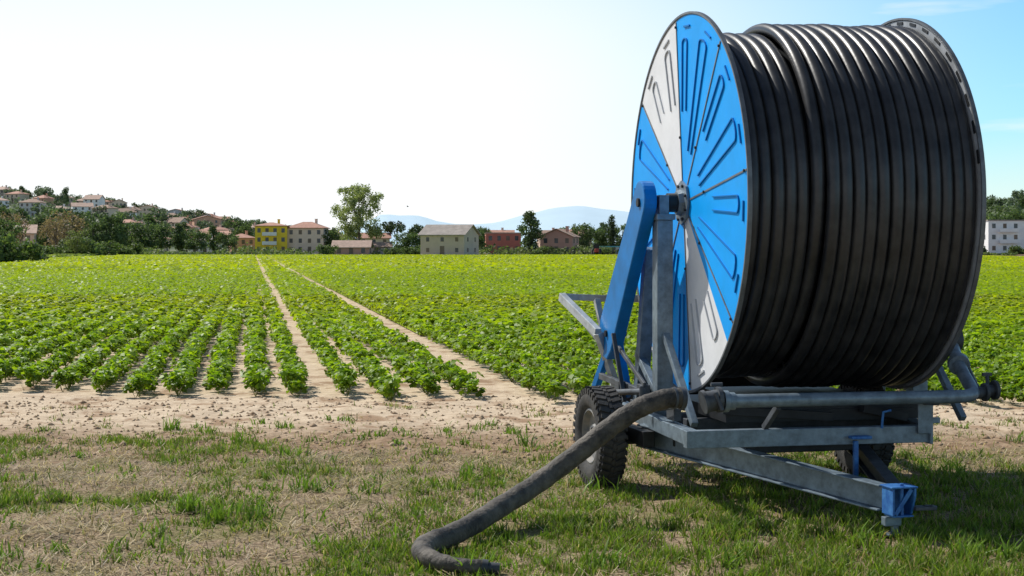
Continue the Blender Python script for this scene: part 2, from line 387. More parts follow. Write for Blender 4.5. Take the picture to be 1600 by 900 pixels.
def yfront(x): return 15.9-0.2*x if x < .4 else 15.82-0.06*(x-.4)
cands = []
for r in rows:
    y0 = 16.0
    for _ in range(5): y0 = yfront(r+MROW*y0)
    y = y0+rng.uniform(-.25, .35)
    while y < 46:
        x = r+MROW*y
        if abs(x) < y*.335+1.2: cands.append((x+rng.normal(0, .015), y, r))
        y += .25*rng.uniform(.8, 1.2) if y < 30 else .31
cands.sort(key=lambda q: q[1]-yfront(q[0]))
ind = []; rest = []
for q in cands:
    (ind if (len(ind) < 300 and abs(q[0]) < q[1]*.338) else rest).append(q)
for i, (x, y, r) in enumerate(ind):
    o = bpy.data.objects.new("soybean_plant", variants[i % 10]); COL.objects.link(o)
    o.location = (x, y, float(groundz(np.array([x]), np.array([y]))[0])-.01); o.rotation_euler = (0, 0, rng.random()*6.28)
    s = rng.uniform(.85, 1.15); o.scale = (s, s, s*rng.uniform(.88, 1.08))
    o["label"] = "bushy green soybean plant in a sandy row"; o["category"] = "crop plant"; o["group"] = "soybean plants along the field edge"
def tile(cs, nleaf, size):
    Vs = []; Fs = []; Cs = []; off = 0
    lib = [crop_leaves(nleaf, size) for _ in range(14)]
    for (x, y, r) in cs:
        v, f, c = lib[rng.integers(14)]
        beside = min(abs(r-tracks[0]), abs(r-tracks[1])) < .45
        grow = min(.38, max(0, (y-21)*.03))*(.35 if beside else 1)
        a = rng.random()*6.28; s = rng.uniform(.88, 1.14)*(.94 if beside else 1); wd_ = s*(1+grow); ca, sa = math.cos(a)*wd_, math.sin(a)*wd_
        w_ = np.stack([v[:, 0]*ca-v[:, 1]*sa+x, v[:, 0]*sa+v[:, 1]*ca+y, v[:, 2]*s*rng.uniform(.9, 1.05)], -1)
        Vs.append(w_); Fs.append(f+off); Cs.append(c*rng.uniform(.88, 1.15)*np.array([1+min(.4, (y-17)*.018), 1+min(.12, (y-17)*.01), 1])); off += len(v)
    return np.concatenate(Vs), np.concatenate(Fs), np.concatenate(Cs)
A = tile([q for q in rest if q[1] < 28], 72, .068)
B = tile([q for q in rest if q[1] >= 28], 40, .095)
def farleaves(y0, y1, cnt, size, zb):
    y = np.sqrt(rng.random(cnt)*(y1**2-y0**2)+y0**2); x = rng.uniform(-.36, .36, cnt)*y
    rr = x-MROW*y; srt = np.sort(rows); ri = np.clip(np.searchsorted(srt, rr), 0, len(srt)-1)
    tgt = srt[ri]; spread = np.clip((y-40)/40, .35, 1)
    rr = tgt+rng.normal(0, .09, cnt)+(rr-tgt)*spread*.55
    ok = np.ones(cnt, bool)
    stray = rng.random(cnt) < .22
    ok &= (np.abs(rr-tracks[0]) > (.13+y*.0007)) | stray
    ok &= (np.abs(rr-tracks[1]) > (.15+y*.0007)) | stray
    x = rr+MROW*y
    ok &= x > -57-(y-160)*.16
    x, y = x[ok], y[ok]; cnt = len(x)
    c = np.stack([x, y, zb+rng.uniform(-.08, .04, cnt)+.05*(fbm(x*.15, y*.08)-.5)], -1)
    nr = unit(np.array([0, 0, 1.])+rng.normal(0, .26, (cnt, 3))); td = unit(np.cross(nr, unit(rng.normal(0, 1, (cnt, 3)))))
    s = size*rng.uniform(.7, 1.3, cnt); v, f = leaf_quads(c, td, nr, s, s*.8, .06)
    t = rng.random((cnt, 1)); pt = fbm(x*.05, y*.03)[:, None]
    far_ = np.clip((y-40)/100, 0, 1)[:, None]
    lo = np.array([.17, .28, .012]); hi = np.array([.28, .375, .015])
    cl = (lo*(1-t)+hi*t)*(.85+.3*pt)*(1+np.array([.50, .20, 0])*far_)
    return v, f, np.repeat(cl, 4, axis=0)
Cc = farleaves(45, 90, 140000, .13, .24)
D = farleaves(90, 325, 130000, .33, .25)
Vs = []; Fs = []; Cs = []; off = 0
for q in (A, B, Cc, D):
    Vs.append(q[0]); Fs.append(q[1]+off); Cs.append(q[2]); off += len(q[0])
o = bpy.data.objects.new("soybean_crop", npmesh("soybean_crop", np.concatenate(Vs), np.concatenate(Fs), M_crop, np.concatenate(Cs))); COL.objects.link(o)
o["kind"] = "stuff"; o["label"] = "wide field of bright green soybean rows"
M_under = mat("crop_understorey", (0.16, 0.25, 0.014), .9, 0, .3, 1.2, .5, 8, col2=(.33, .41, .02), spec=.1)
ub = MB()
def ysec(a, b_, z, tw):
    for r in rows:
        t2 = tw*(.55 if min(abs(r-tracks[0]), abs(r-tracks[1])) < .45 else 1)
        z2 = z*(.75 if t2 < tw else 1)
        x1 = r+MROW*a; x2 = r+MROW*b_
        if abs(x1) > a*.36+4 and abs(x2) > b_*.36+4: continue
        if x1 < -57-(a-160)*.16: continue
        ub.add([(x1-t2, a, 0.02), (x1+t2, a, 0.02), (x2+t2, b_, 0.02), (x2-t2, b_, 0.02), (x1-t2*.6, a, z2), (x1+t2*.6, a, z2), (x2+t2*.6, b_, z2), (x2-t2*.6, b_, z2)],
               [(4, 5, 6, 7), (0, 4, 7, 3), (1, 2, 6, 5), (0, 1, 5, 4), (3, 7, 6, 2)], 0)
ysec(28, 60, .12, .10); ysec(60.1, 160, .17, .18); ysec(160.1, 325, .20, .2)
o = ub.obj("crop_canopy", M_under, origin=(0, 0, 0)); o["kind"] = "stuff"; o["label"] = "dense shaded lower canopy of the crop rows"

# ------------------------------------------------------------------ reel irrigator
TH = math.radians(11.3)
RC = V((1.91, 10.55, 0)); ra = V((math.cos(TH), math.sin(TH), 0)); rb = V((math.sin(TH), -math.cos(TH), 0)); UZ = V((0, 0, 1))
def R(a, b, z): return RC+ra*a+rb*b+UZ*z
TC = math.radians(14)
CC = V((1.52, 10.54, 0)); ca_ = V((math.cos(TC), math.sin(TC), 0)); cb_ = V((math.sin(TC), -math.cos(TC), 0))
def Ch(a, b, z): return CC+ca_*a+cb_*b+UZ*z
mach = empty("hose_reel_irrigator", (1.75, 10.3, 0), "blue and white irrigation reel wound with black hose on trailer", "irrigation reel")
HZ = 1.908; RF = 1.283; FL = .757
reel = empty("reel", R(0, 0, HZ), parent=mach)
def flange(sign, name):
    mb = MB(); a0 = sign*FL
    out = ra*sign; c = R(a0, 0, HZ)
    u = rb; q = UZ
    def P(r, deg, off): t = math.radians(deg); return c+u*(r*math.cos(t))+q*(r*math.sin(t))+out*off
    st = 6
    for k in range(8):
        a1 = 7.5+45*k; white = k in (2, 6)
        for j in range(st):
            t0 = a1+45*j/st; t1 = a1+45*(j+1)/st
            wj = (k == 2) or (k == 6 and j < 5)
            vs = []
            for t in (t0, t1): vs += [P(.08, t, .006), P(RF-.012, t, .006), P(.08, t, -.006), P(RF-.012, t, -.006)]
            mb.add(vs, [(0, 1, 5, 4), (2, 6, 7, 3), (1, 3, 7, 5)], (1 if wj else 0) if sign < 0 else 6)
        rm = 3 if (white or sign > 0) else 2
        def strip(r1, t1, r2, t2, w_=.008, hgt=.010, mi=rm, o0=.006):
            p1 = P(r1, t1, o0+hgt/2); p2 = P(r2, t2, o0+hgt/2); mb.beam(p1, p2, w_, hgt, mi, up=out)
        mid = a1+22.5
        hp = ((-7.5, .36, 1.10, 4.0), (13, .62, 1.08, 2.8)) if not white else ((-11, .70, 1.10, 3.0), (8, .78, 1.08, 2.6))
        for (dt, r0, r1, hw) in hp:
            strip(r0, mid+dt-hw*1.4, r1, mid+dt-hw)
            strip(r0, mid+dt+hw*1.4, r1, mid+dt+hw)
            for j in range(6):
                t0 = math.pi*j/6; t1 = math.pi*(j+1)/6
                strip(r1+.03*math.sin(t0), mid+dt-hw*math.cos(t0), r1+.03*math.sin(t1), mid+dt-hw*math.cos(t1))
        for dt in (-11, 11):
            if not (k == 6 and dt > 0): strip(1.19, mid+dt-3.0, 1.19, mid+dt+3.0, .012)
        if sign > 0 and k in (0, 1, 2, 3):
            for dt in (-18, -9, 0, 9, 18):
                mb.beam(P(1.245, mid+dt-2.0, -.009), P(1.245, mid+dt+2.0, -.009), .020, .005, 5, up=out)
        strip(.15, a1, RF-.03, a1, .012, .005, 4)
        for rr in (.45, 1.22):
            pc = P(rr, a1, .011); mb.lathe(pc, out, [(0, .010), (.008, .009), (.010, 0.0001)], 6, 5)
    prof = [(-.014, RF-.014), (-.014, RF), (.014, RF), (.014, RF-.014), (.008, RF-.020), (-.008, RF-.020)]
    mb.lathe(c, ra, prof, 144, 4, closed=True)
    o = mb.obj(name, [M_blue, M_white, M_blued, M_whited, M_rimring, M_dark, M_inner], reel, label="blue flange with two white sectors and pressed ribs" if sign < 0 else "plain grey inner flange with slotted rim")
    hb = MB()
    hb.lathe(c+out*.010, out, [(0, .15), (.016, .15), (.018, .09), (.05, .08), (.05, .0001)], 8, 0)
    for k in range(8): hb.lathe(P(.12, 22+45*k, .026), out, [(0, .012), (.012, .010), (.013, .0001)], 6, 1)
    hb.obj("hub", [M_galv, M_dark], o)
    return o
flange(-1, "flange"); flange(1, "flange")
mb = MB(); mb.lathe(R(-.745, 0, HZ), ra, [(0, 1.07), (1.49, 1.07)], 96, 0); mb.obj("drum", M_dark, reel, smooth=True)
pth = []; rr_ = .0420; a_s, a_e = -.706, .706; pitch = .0825; turns = (a_e-a_s)/pitch; seg = 110
NN = int((turns+.8)*seg)
wob = [random.uniform(-.010, .010) for _ in range(30)]
for i in range(-int(.5*seg), NN+1):
    t = i/seg; ang = 2*math.pi*t-1.9
    lay = 1.107 if t < 5.15 else (1.182 if t > 5.55 else 1.107+.075*((t-5.15)/.4)**2*(3-2*(t-5.15)/.4))
    k = int(t+2) % 30; f_ = (t+2)-int(t+2); wb = wob[k]*(1-f_)+wob[(k+1) % 30]*f_
    rad = lay+wb*.6+.004*math.sin(ang*2+k)
    sag = -.036*max(0, -math.sin(ang))
    aa = a_s+pitch*t+.006*math.sin(ang*1.5+t)*(.5+.5*math.sin(t*3.1))
    aa = min(max(aa, a_s), a_e)
    pth.append(R(aa, rad*math.cos(ang), HZ+(rad)*math.sin(ang)+sag))
mb = MB(); mb.tube(pth, rr_, 16, 0); mb.obj("wound_hose", M_blk, reel, smooth=True, label="tightly wound thick black polyethylene hose")
for (s0, s1, s2, s3) in ((-1.06, -.76, -.88, -.82), (.76, 1.02, .82, .88)):
    mb = MB(); mb.tube([R(s0, 0, HZ), R(s2, 0, HZ), R(s2+.001, 0, HZ), R(s3, 0, HZ), R(s3+.001, 0, HZ), R(s1, 0, HZ)], [.042, .042, .065, .065, .042, .042], 20)
    mb.obj("axle_shaft", M_dark, reel, smooth=True)

frame = empty("support_frame", R(0, 0, .5), parent=mach)
def part(name, fn, mats, parent=frame, bevel=.004, smooth=False, label=None):
    m_ = MB(); fn(m_); return m_.obj(name, mats, parent, smooth=smooth, bevel=bevel, label=label)
for sgn in (-1, 1):
    ax = sgn*.92
    part("support_post", lambda m: (m.beam(R(ax, 0.03, .42), R(ax, 0.03, 1.79), .11, .12, up=rb), m.box(R(ax, .03, 1.81), (.13, .17, .04), ra, rb, UZ), m.box(R(ax, .0, HZ-.02), (.07, .14, .14), ra, rb, UZ)), M_galv)
    part("support_post", lambda m: (m.beam(R(ax-.02*sgn, -.60, .42), R(ax-.02*sgn, -.32, 1.60), .09, .09, up=ra),), M_galv)
    part("brace", lambda m: (m.beam(R(ax, .10, 1.02), R(ax+.02, .66, .48), .045, .045), m.beam(R(ax, -.10, .62), R(ax, -.56, .86), .05, .05)), M_galv)
part("side_rail", lambda m: (m.beam(R(-.99, -1.25, .46), R(-1.07, 1.10, .46), .08, .09),), M_galv)
part("side_rail", lambda m: (m.beam(R(.92, -1.25, .46), R(.45, 1.10, .46), .08, .09),), M_galvd)
part("cross_rail", lambda m: (m.beam(R(-1.12, 1.15, .455), R(.44, 1.15, .455), .07, .105),), M_galv)
part("cross_rail", lambda m: (m.beam(R(-.93, .55, .47), R(.60, .55, .47), .08, .08), m.beam(R(-.93, .2, .47), R(.68, .2, .47), .08, .08)), M_galvd)
part("cross_rail", lambda m: (m.beam(R(-.93, -.7, .47), R(.80, -.7, .47), .08, .08), m.beam(R(-.93, -1.2, .47), R(.90, -1.2, .47), .08, .08)), M_galvd)
part("end_bracket", lambda m: (m.box(R(.445, 1.14, .525), (.02, .14, .26), ra, rb, UZ), m.box(R(.40, 1.205, .555), (.09, .012, .19), ra, rb, UZ), m.box(R(.49, 1.15, .535), (.07, .03, .035), ra, rb, UZ)), M_galv)
part("turntable", lambda m: (m.lathe(R(-.15, .1, .30), UZ, [(0, .62), (.05, .62), (.05, .56), (.11, .56), (.11, .66), (.135, .66)], 48),
                             m.box(R(-.15, .35, .555), (1.25, 1.1, .07), ra, rb, UZ), m.beam(R(-.8, .9, .60), R(-.1, .95, .55), .05, .05), m.beam(R(.1, .95, .60), R(.42, .9, .53), .05, .05),
                             m.box(R(-.1, .0, .60), (.9, .6, .06), ra, rb, UZ), m.box(R(-.10, .86, .585), (1.35, .05, .13), ra, rb, UZ), m.box(R(-.10, -.8, .585), (1.35, .05, .15), ra, rb, UZ)), M_dark, bevel=0)
def arm(m):
    ax = -1.03; A_ = (0.0, 1.93); B_ = (-.93, .92)
    d = V((B_[0]-A_[0], B_[1]-A_[1])); d.normalize(); nn = V((-d.y, d.x))
    pts = []
    for k in range(13):
        t = math.pi*k/12; e = V(A_)+nn*(.13*math.cos(t))-d*(.12*math.sin(t)); pts.append(e)
    pts.append(V(A_)-nn*.14+d*.30); pts.append(V(B_)-nn*.19-d*.05); pts.append(V(B_)-nn*.16+d*.06); pts.append(V(B_)+nn*.02+d*.13); pts.append(V(B_)+nn*.14+d*.05); pts.append(V(B_)+nn*.175-d*.08)
    m.prism([R(ax-.045, e[0], e[1]) for e in pts], ra*.09, 0)
part("side_arm", arm, M_arm, bevel=.01, label="angled blue painted side arm with rounded top")
part("arm_pivot", lambda m: m.tube([R(-1.09, 0, HZ-.0), R(-.96, 0, HZ-.0)], .03, 14), M_dark, smooth=True, bevel=0)
part("arm_pivot", lambda m: m.tube([R(-1.09, -.85, .98), R(-.93, -.85, .98)], .025, 12), M_dark, smooth=True, bevel=0)
part("lower_strut", lambda m: (m.beam(R(-1.03, -.96, .86), R(-1.10, -1.16, .50), .05, .05), m.beam(R(-.98, -.9, .95), R(-.98, -.62, .55), .05, .07)), M_arm)
part("linkage", lambda m: (m.beam(R(-1.06, .1, .63), R(-1.08, -1.0, .66), .035, .045), m.beam(R(-1.1, .22, .70), R(-1.08, -.5, .90), .02, .03),
                           m.beam(R(-1.12, -.2, .55), R(-1.12, -.5, 1.0), .03, .02), m.tube([R(-1.12, .25, .66), R(-1.13, -.35, .60)], .022, 10),
                           m.box(R(-1.08, .12, .66), (.06, .12, .07), ra, rb, UZ), m.box(R(-1.11, -.35, .62), (.05, .1, .12), ra, rb, UZ), m.tube([R(-1.14, .28, .7), R(-1.14, .28, .55)], .015, 8),
                           m.tube([R(-1.1, .9, .62), R(-1.12, .5, .56), R(-1.1, .1, .60)], .010, 8), m.box(R(-1.05, .7, .56), (.05, .16, .08), ra, rb, UZ)), M_galvd)
def rear(m):
    A0 = V((.385, 11.9, 1.225)); B0 = V((.63, 11.25, .98)); C0 = V((.84, 12.2, 1.20)); C1 = V((2.75, 12.5, 1.20))
    m.beam(A0, B0, .05, .065); m.beam(A0, C0, .05, .05); m.beam(C0, C1, .05, .06)
    m.beam(B0, V((.80, 11.4, .50)), .05, .05); m.beam(V((.66, 11.95, 1.20)), V((.78, 11.55, .50)), .045, .045)
    m.beam(V((.45, 11.92, 1.15)), V((.66, 11.5, .9)), .03, .03)
part("rear_lift_frame", rear, mat("bright_galvanised_steel", (0.44, 0.47, 0.48), 0.45, 0.2, 0.2, 14), label="galvanised rear frame that carries the sprinkler cart")
pp = [R(-.92, 1.40, .705)]
for k in range(0, 11): pp.append(R(-.92+1.48*(k+1)/11, 1.40, .705))
pp += [R(.615, 1.385, .71), R(.66, 1.33, .72), R(.69, 1.23, .75), R(.72, 1.10, .80), R(.78, .90, .87), R(.84, .72, .95), R(.88, .5, 1.02)]
part("water_pipe", lambda m: (m.tube(pp, .040, 18), m.tube([R(-.97, 1.40, .705), R(-.94, 1.40, .705)], .064, 18), m.tube([R(-.935, 1.40, .705), R(-.90, 1.40, .705)], .052, 18),
                              m.tube([R(.765, .95, .855), R(.78, .90, .872)], .068, 18)), M_galv, smooth=True, bevel=0, label="galvanised water pipe with curved end")
part("valve", lambda m: (m.tube([R(.64, 1.34, .71), R(.82, 1.30, .73)], .036, 16), m.tube([R(.73, 1.32, .72), R(.75, 1.32, .72)], .056, 16), m.tube([R(.80, 1.31, .73), R(.82, 1.31, .73)], .060, 16),
                         m.tube([R(.76, 1.32, .75), R(.78, 1.27, .82)], .012, 8), m.box(R(.78, 1.27, .825), (.06, .02, .02), ra, rb, UZ)), M_galvd, smooth=True, bevel=0)
part("valve", lambda m: (m.tube([R(.78, 1.12, .72), R(.84, .85, .86)], .032, 14), m.lathe(R(.90, .62, 1.0), ra, [(-.03, .075), (.03, .075)], 20)), M_galvd, smooth=True, bevel=0)
part("coupling", lambda m: (m.tube([R(-.99, 1.40, .715), R(-1.08, 1.395, .70)], .062, 18), m.tube([R(-.985, 1.40, .715), R(-1.01, 1.40, .715)], .076, 18), m.tube([R(-1.07, 1.395, .705), R(-1.09, 1.395, .70)], .070, 18),
                            m.tube([R(-1.03, 1.45, .76), R(-1.0, 1.48, .66)], .012, 8), m.tube([R(-1.03, 1.36, .80), R(-.96, 1.36, .80)], .012, 8)), M_galvd, smooth=True, bevel=0)
part("pipe_bracket", lambda m: (m.beam(R(-.62, 1.15, .51), R(-.62, 1.38, .665), .03, .04),), M_galvd)
part("pipe_bracket", lambda m: (m.beam(R(.40, 1.15, .65), R(.40, 1.37, .665), .03, .03),), M_galvd)
chas = empty("chassis", Ch(0, .3, .3), parent=mach)
HP = Ch(.12, 2.06, .20)
part("drawbar", lambda m: (m.ibeam(Ch(-.72, .15, .36), HP+V((-.05, .06, .0)), .085, .15),), M_galv, chas, label="tapering galvanised drawbar beam")
part("drawbar", lambda m: (m.ibeam(Ch(.74, .15, .36), HP+V((.03, .05, .0)), .075, .12),), M_galvd, chas)
part("axle_beam", lambda m: (m.beam(Ch(-.86, 0, .335), Ch(.86, 0, .335), .10, .10), m.beam(Ch(-.75, -.2, .36), Ch(-.75, .4, .36), .08, .10), m.beam(Ch(.75, -.2, .36), Ch(.75, .4, .36), .08, .10),
                             m.beam(Ch(-.6, .42, .36), Ch(.6, .42, .36), .08, .09), m.box(Ch(.05, .75, .36), (.75, .5, .06), ca_, cb_, UZ)), M_dark, chas)
def head(m):
    c = HP+cb_*.05
    m.box(c-ca_*.065, (.012, .13, .15), ca_, cb_, UZ)
    m.prism([c+ca_*.06-cb_*.065-UZ*.075, c+ca_*.06+cb_*.02-UZ*.075, c+ca_*.06+cb_*.065+UZ*.03, c+ca_*.06+cb_*.065+UZ*.075, c+ca_*.06-cb_*.065+UZ*.075], ca_*.012)
    m.box(c+UZ*.081, (.16, .14, .010), ca_, cb_, UZ); m.box(c-UZ*.080, (.13, .10, .010), ca_, cb_, UZ); m.box(c-cb_*.055, (.11, .012, .145), ca_, cb_, UZ)
    m.beam(c-ca_*.05+cb_*.05-UZ*.07, c+ca_*.05+cb_*.05+UZ*.07, .012, .025)
    m.tube([c+cb_*.03+UZ*.10, c+cb_*.03-UZ*.09], .012, 12)
part("hitch_head", head, M_bag, chas, bevel=.003, label="blue painted open hitch bracket")
part("tow_eye", lambda m: (m.box(HP+ca_*.12+cb_*.08-UZ*.04, (.10, .07, .02), ca_, cb_, UZ), m.lathe(HP+ca_*.17+cb_*.08-UZ*.04, UZ, [(-.010, .02), (.010, .02), (.010, .042), (-.010, .042)], 20, 0, True)), M_galvd, chas)
part("parking_foot", lambda m: (m.beam(HP+cb_*.0-UZ*.09, HP-UZ*.185, .035, .035, up=cb_), m.box(HP-UZ*.12-ca_*.02, (.10, .05, .05), ca_, cb_, UZ), m.box(HP-UZ*.19, (.13, .11, .012), ca_, cb_, UZ)), M_galv, chas)
part("stabiliser_leg", lambda m: (m.beam(R(-.06, 1.22, .43), R(-.06, 1.22, .20), .028, .028, up=rb), m.box(R(-.03, 1.22, .45), (.13, .06, .018), ra, rb, UZ)), M_bag, chas)
part("lever", lambda m: (m.tube([R(.12, 1.2, .50), R(.12, 1.22, .60), R(.17, 1.22, .61)], .008, 8)), M_bag, chas, bevel=0)
def wheel(sgn):
    c = Ch(.96*sgn, 0, .34); out = ca_*sgn
    we = empty("wheel", c, parent=mach)
    m = MB(); W2 = .088; Rr = .328
    prof = [(-W2*.75, .185), (-W2, .215), (-W2*1.08, .26), (-W2*.98, Rr-.025), (-W2*.8, Rr-.006), (0, Rr), (W2*.8, Rr-.006), (W2*.98, Rr-.025), (W2*1.08, .26), (W2, .215), (W2*.75, .185)]
    m.lathe(c, out, prof, 64, 0, closed=True)
    u = UZ; q = out.cross(u)
    for k in range(38):
        for s2 in (-1, 1):
            t = 2*math.pi*(k+(.5 if s2 > 0 else 0))/38; rd = u*math.cos(t)+q*math.sin(t); tg = -u*math.sin(t)+q*math.cos(t)
            axd = (out+tg*.35*s2).normalized(); tg2 = rd.cross(axd)
            m.box(c+rd*(Rr+.001)+out*(.046*s2), (.066, .030, .016), axd, tg2, rd)
            m.box(c+rd*(Rr-.024)+out*(.088*s2), (.012, .028, .036), out, tg, rd)
        t = 2*math.pi*k/38; rd = u*math.cos(t)+q*math.sin(t); tg = -u*math.sin(t)+q*math.cos(t)
        m.box(c+rd*(Rr+.002), (.02, .036, .014), out, tg, rd)
    m.obj("tyre", M_tyre, we, smooth=True, label="black tyre with chunky tread")
    m = MB(); m.lathe(c, out, [(-.07, .19), (.068, .19), (.073, .175), (.03, .16), (.02, .09), (.05, .075), (.05, .035), (.085, .03), (.085, .0001)], 40)
    for k in range(5):
        t = 2*math.pi*k/5; rd = u*math.cos(t)+q*math.sin(t); m.lathe(c+rd*.055+out*.05, out, [(0, .01), (.015, .01), (.016, .0001)], 6)
    m.obj("rim", M_rim, we, smooth=True)
wheel(-1); wheel(1)

cp = [(1.02, 9.13, .71), (.91, 9.10, .708), (.77, 9.08, .665), (.63, 9.07, .580), (.49, 9.05, .475), (.36, 9.02, .375), (.225, 8.97, .282), (.085, 8.86, .202), (-.065, 8.67, .140), (-.205, 8.43, .092), (-.33, 8.20, .066), (-.42, 8.03, .060), (-.455, 7.90, .058), (-.45, 7.78, .055), (-.41, 7.67, .05), (-.33, 7.58, .046), (-.23, 7.53, .042), (-.15, 7.53, .038)]
def cr(P, k=8):
    P = [V(p) for p in P]; P = [P[0]*2-P[1]]+P+[P[-1]*2-P[-2]]; out = []
    for i in range(1, len(P)-2):
        for j in range(k):
            t = j/k; a, b, c, d = P[i-1:i+3]
            out.append(.5*((2*b)+(c-a)*t+(2*a-5*b+4*c-d)*t*t+(3*b-a-3*c+d)*t**3))
    out.append(P[-2]); return out
path = cr(cp)
nP = len(path); rad = [.059]*nP
for i in range(nP):
    if i > nP-40: rad[i] = .059-.023*min(1, (i-(nP-40))/30)
    rad[i] += .0016*math.sin(i*.9)+.0012*math.sin(i*2.3+1)
m = MB(); m.tube(path, rad, 18)
hs = m.obj("delivery_hose", M_hose, None, smooth=True, label="thick dark rubber hose bending down onto the turf"); hs["category"] = "hose"
m = MB(); m.tube([path[0], path[2]], .067, 18); m.obj("hose_clamp", M_galvd, hs, smooth=True)
m = MB(); m.tube([path[4], path[5]], .066, 18); m.obj("hose_clamp", M_galvd, hs, smooth=True)
m = MB(); e = path[-1]; m.tube([e, e+V((.03, .0, -.004))], .040, 16); m.tube([e+V((.03, 0, -.004)), e+V((.09, .0, -.008))], .028, 16); m.obj("hose_fitting", M_galvd, hs, smooth=True)

# ------------------------------------------------------------------ hills, mountains, ploughed strip
TT = np.array([-1.2, -.6, -.40, -.333, -.29, -.25, -.21, -.19, -.146, -.104, -.08, .27, .295, .32, .36, .5, 1.2])
HH = np.array([50, 40, 31, 29, 26.5, 20.5, 15.5, 12.5, 6, 2, 0, 0, 14, 24, 29, 38, 42.])
def hz(x, y):
    t = x/y; H = np.interp(t, TT, HH); s = np.clip((y-520)/430, 0, 1); s = s*s*(3-2*s)
    return H*s+(fbm(np.asarray(x)*.01, np.asarray(y)*.01)-.5)*5*s*np.clip(H/20, 0, 1)
M_hill = mat("hill_grass_and_scrub", (0.09, 0.12, 0.075), .95, 0, .3, .03, 0, col2=(.19, .21, .13), spec=.1)  # scrub greens with distance haze mixed into the colour
def hillobj(t0, t1, label):
    ts = np.linspace(t0, t1, 120); yv = np.linspace(500, 1500, 60); T_, Y_ = np.meshgrid(ts, yv); X_ = T_*Y_
    Z_ = hz(X_, Y_)-.3; ii = np.arange(T_.size).reshape(T_.shape)
    f = np.stack([ii[:-1, :-1], ii[:-1, 1:], ii[1:, 1:], ii[1:, :-1]], -1).reshape(-1, 4)
    o = bpy.data.objects.new("hill", npmesh("hill", np.stack([X_, Y_, Z_], -1).reshape(-1, 3), f, M_hill)); COL.objects.link(o)
    o["kind"] = "structure"; o["label"] = label
hillobj(-.9, -.08, "green hill covered with houses and trees"); hillobj(.27, .9, "low wooded hill")
M_mtn = mat("hazy_mountain", (0.50, 0.64, 0.74), 1, 0, .04, .001, spec=0)  # pale blue is air haze painted into the base colour
def mountains(pts, Y, dep, label):
    vs = []; tt = np.linspace(pts[0][0], pts[-1][0], 90)
    h = np.interp(tt, [q[0] for q in pts], [q[1] for q in pts])+(fbm(tt*90, tt*0+3)-.5)*14*(np.interp(tt, [q[0] for q in pts], [q[1] for q in pts]) > 5)
    for a, b_ in zip(tt, h):
        vs += [(a*(Y-dep), Y-dep, -1), (a*Y, Y, max(b_, 0)), (a*(Y+dep), Y+dep, -1)]
    f = []
    for i in range(89):
        for j in range(2): f.append([i*3+j, (i+1)*3+j, (i+1)*3+j+1, i*3+j+1])
    o = bpy.data.objects.new("mountain", npmesh("mountain", np.array(vs), np.array(f), M_mtn)); COL.objects.link(o); o["kind"] = "structure"; o["label"] = label
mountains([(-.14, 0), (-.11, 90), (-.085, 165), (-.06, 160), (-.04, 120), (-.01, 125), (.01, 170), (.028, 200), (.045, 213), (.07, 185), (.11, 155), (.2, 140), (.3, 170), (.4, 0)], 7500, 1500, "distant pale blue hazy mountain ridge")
M_pl = mat("ploughed_earth", (0.16, 0.10, 0.065), .95, 0, .25, .3, spec=.1)
m = MB(); m.add([(-12, 332, .05), (150, 332, .05), (170, 440, .05), (-12, 420, .05)], [(0, 1, 2, 3)]); o = m.obj("ploughed_field", M_pl, origin=(0, 0, 0)); o["kind"] = "structure"

# ------------------------------------------------------------------ trees
M_leaf = leafmat("tree_leaf", trans=.35, tboost=(1.4, 1.5, .8), rough=.6)
M_bark = mat("bark", (.12, .10, .08), .9, 0, .3, 2)
def crown_mesh(kind, nl, size, c1, c2):
    if kind == "cypress":
        cl = [(0, 0, z, .055+.05*math.sin(math.pi*min(1, z*1.02))**.7) for z in np.linspace(.08, .95, 16)]
    elif kind == "bush":
        cl = [(rng.normal(0, .35), rng.normal(0, .28), rng.uniform(.15, .62), rng.uniform(.2, .38)) for _ in range(12)]
    elif kind == "tall":
        cl = []
        for z in np.linspace(.18, .90, 14):
            wv = .30*math.sin(math.pi*min(1, (z-.04)/1.0))**.6
            for _ in range(3): a = rng.random()*6.28; q = rng.uniform(.1, .8)*wv; cl.append((math.cos(a)*q, math.sin(a)*q, z+rng.normal(0, .02), rng.uniform(.08, .14)))
    elif kind == "pine":
        cl = [(rng.normal(0, .24), rng.normal(0, .24), rng.uniform(.68, .9), rng.uniform(.1, .16)) for _ in range(14)]
    else:
        cl = []
        for _ in range(26):
            a = rng.random()*6.28; z = rng.uniform(.24, .88); wv = .40*math.sin(math.pi*min(1, max(.05, (z-.08)/.98)))**.6
            q = math.sqrt(rng.random())*wv; cl.append((math.cos(a)*q, math.sin(a)*q, z, rng.uniform(.10, .18)))
    cl = np.array(cl); wts = cl[:, 3]**2; wts /= wts.sum(); k = rng.choice(len(cl), nl, p=wts)
    d = unit(rng.normal(0, 1, (nl, 3))); rad = cl[k, 3]*rng.uniform(.4, 1.08, nl)
    c = cl[k, :3]+d*rad[:, None]*np.array([1, 1, .85]); c[:, 2] = np.clip(c[:, 2], .03, 1.02)
    nr = unit(d+rng.normal(0, .5, (nl, 3))); td = unit(np.cross(nr, unit(rng.normal(0, 1, (nl, 3)))))
    s = size*rng.uniform(.6, 1.3, nl); v, f = leaf_quads(c, td, nr, s, s*.8)
    t = rng.random((nl, 1)); br = (.7+.6*rng.random(len(cl)))[k][:, None]
    colr = (np.array(c1)*(1-t)+np.array(c2)*t)*br
    return npmesh("crown", v, f, M_leaf, np.repeat(colr, 4, axis=0)), cl
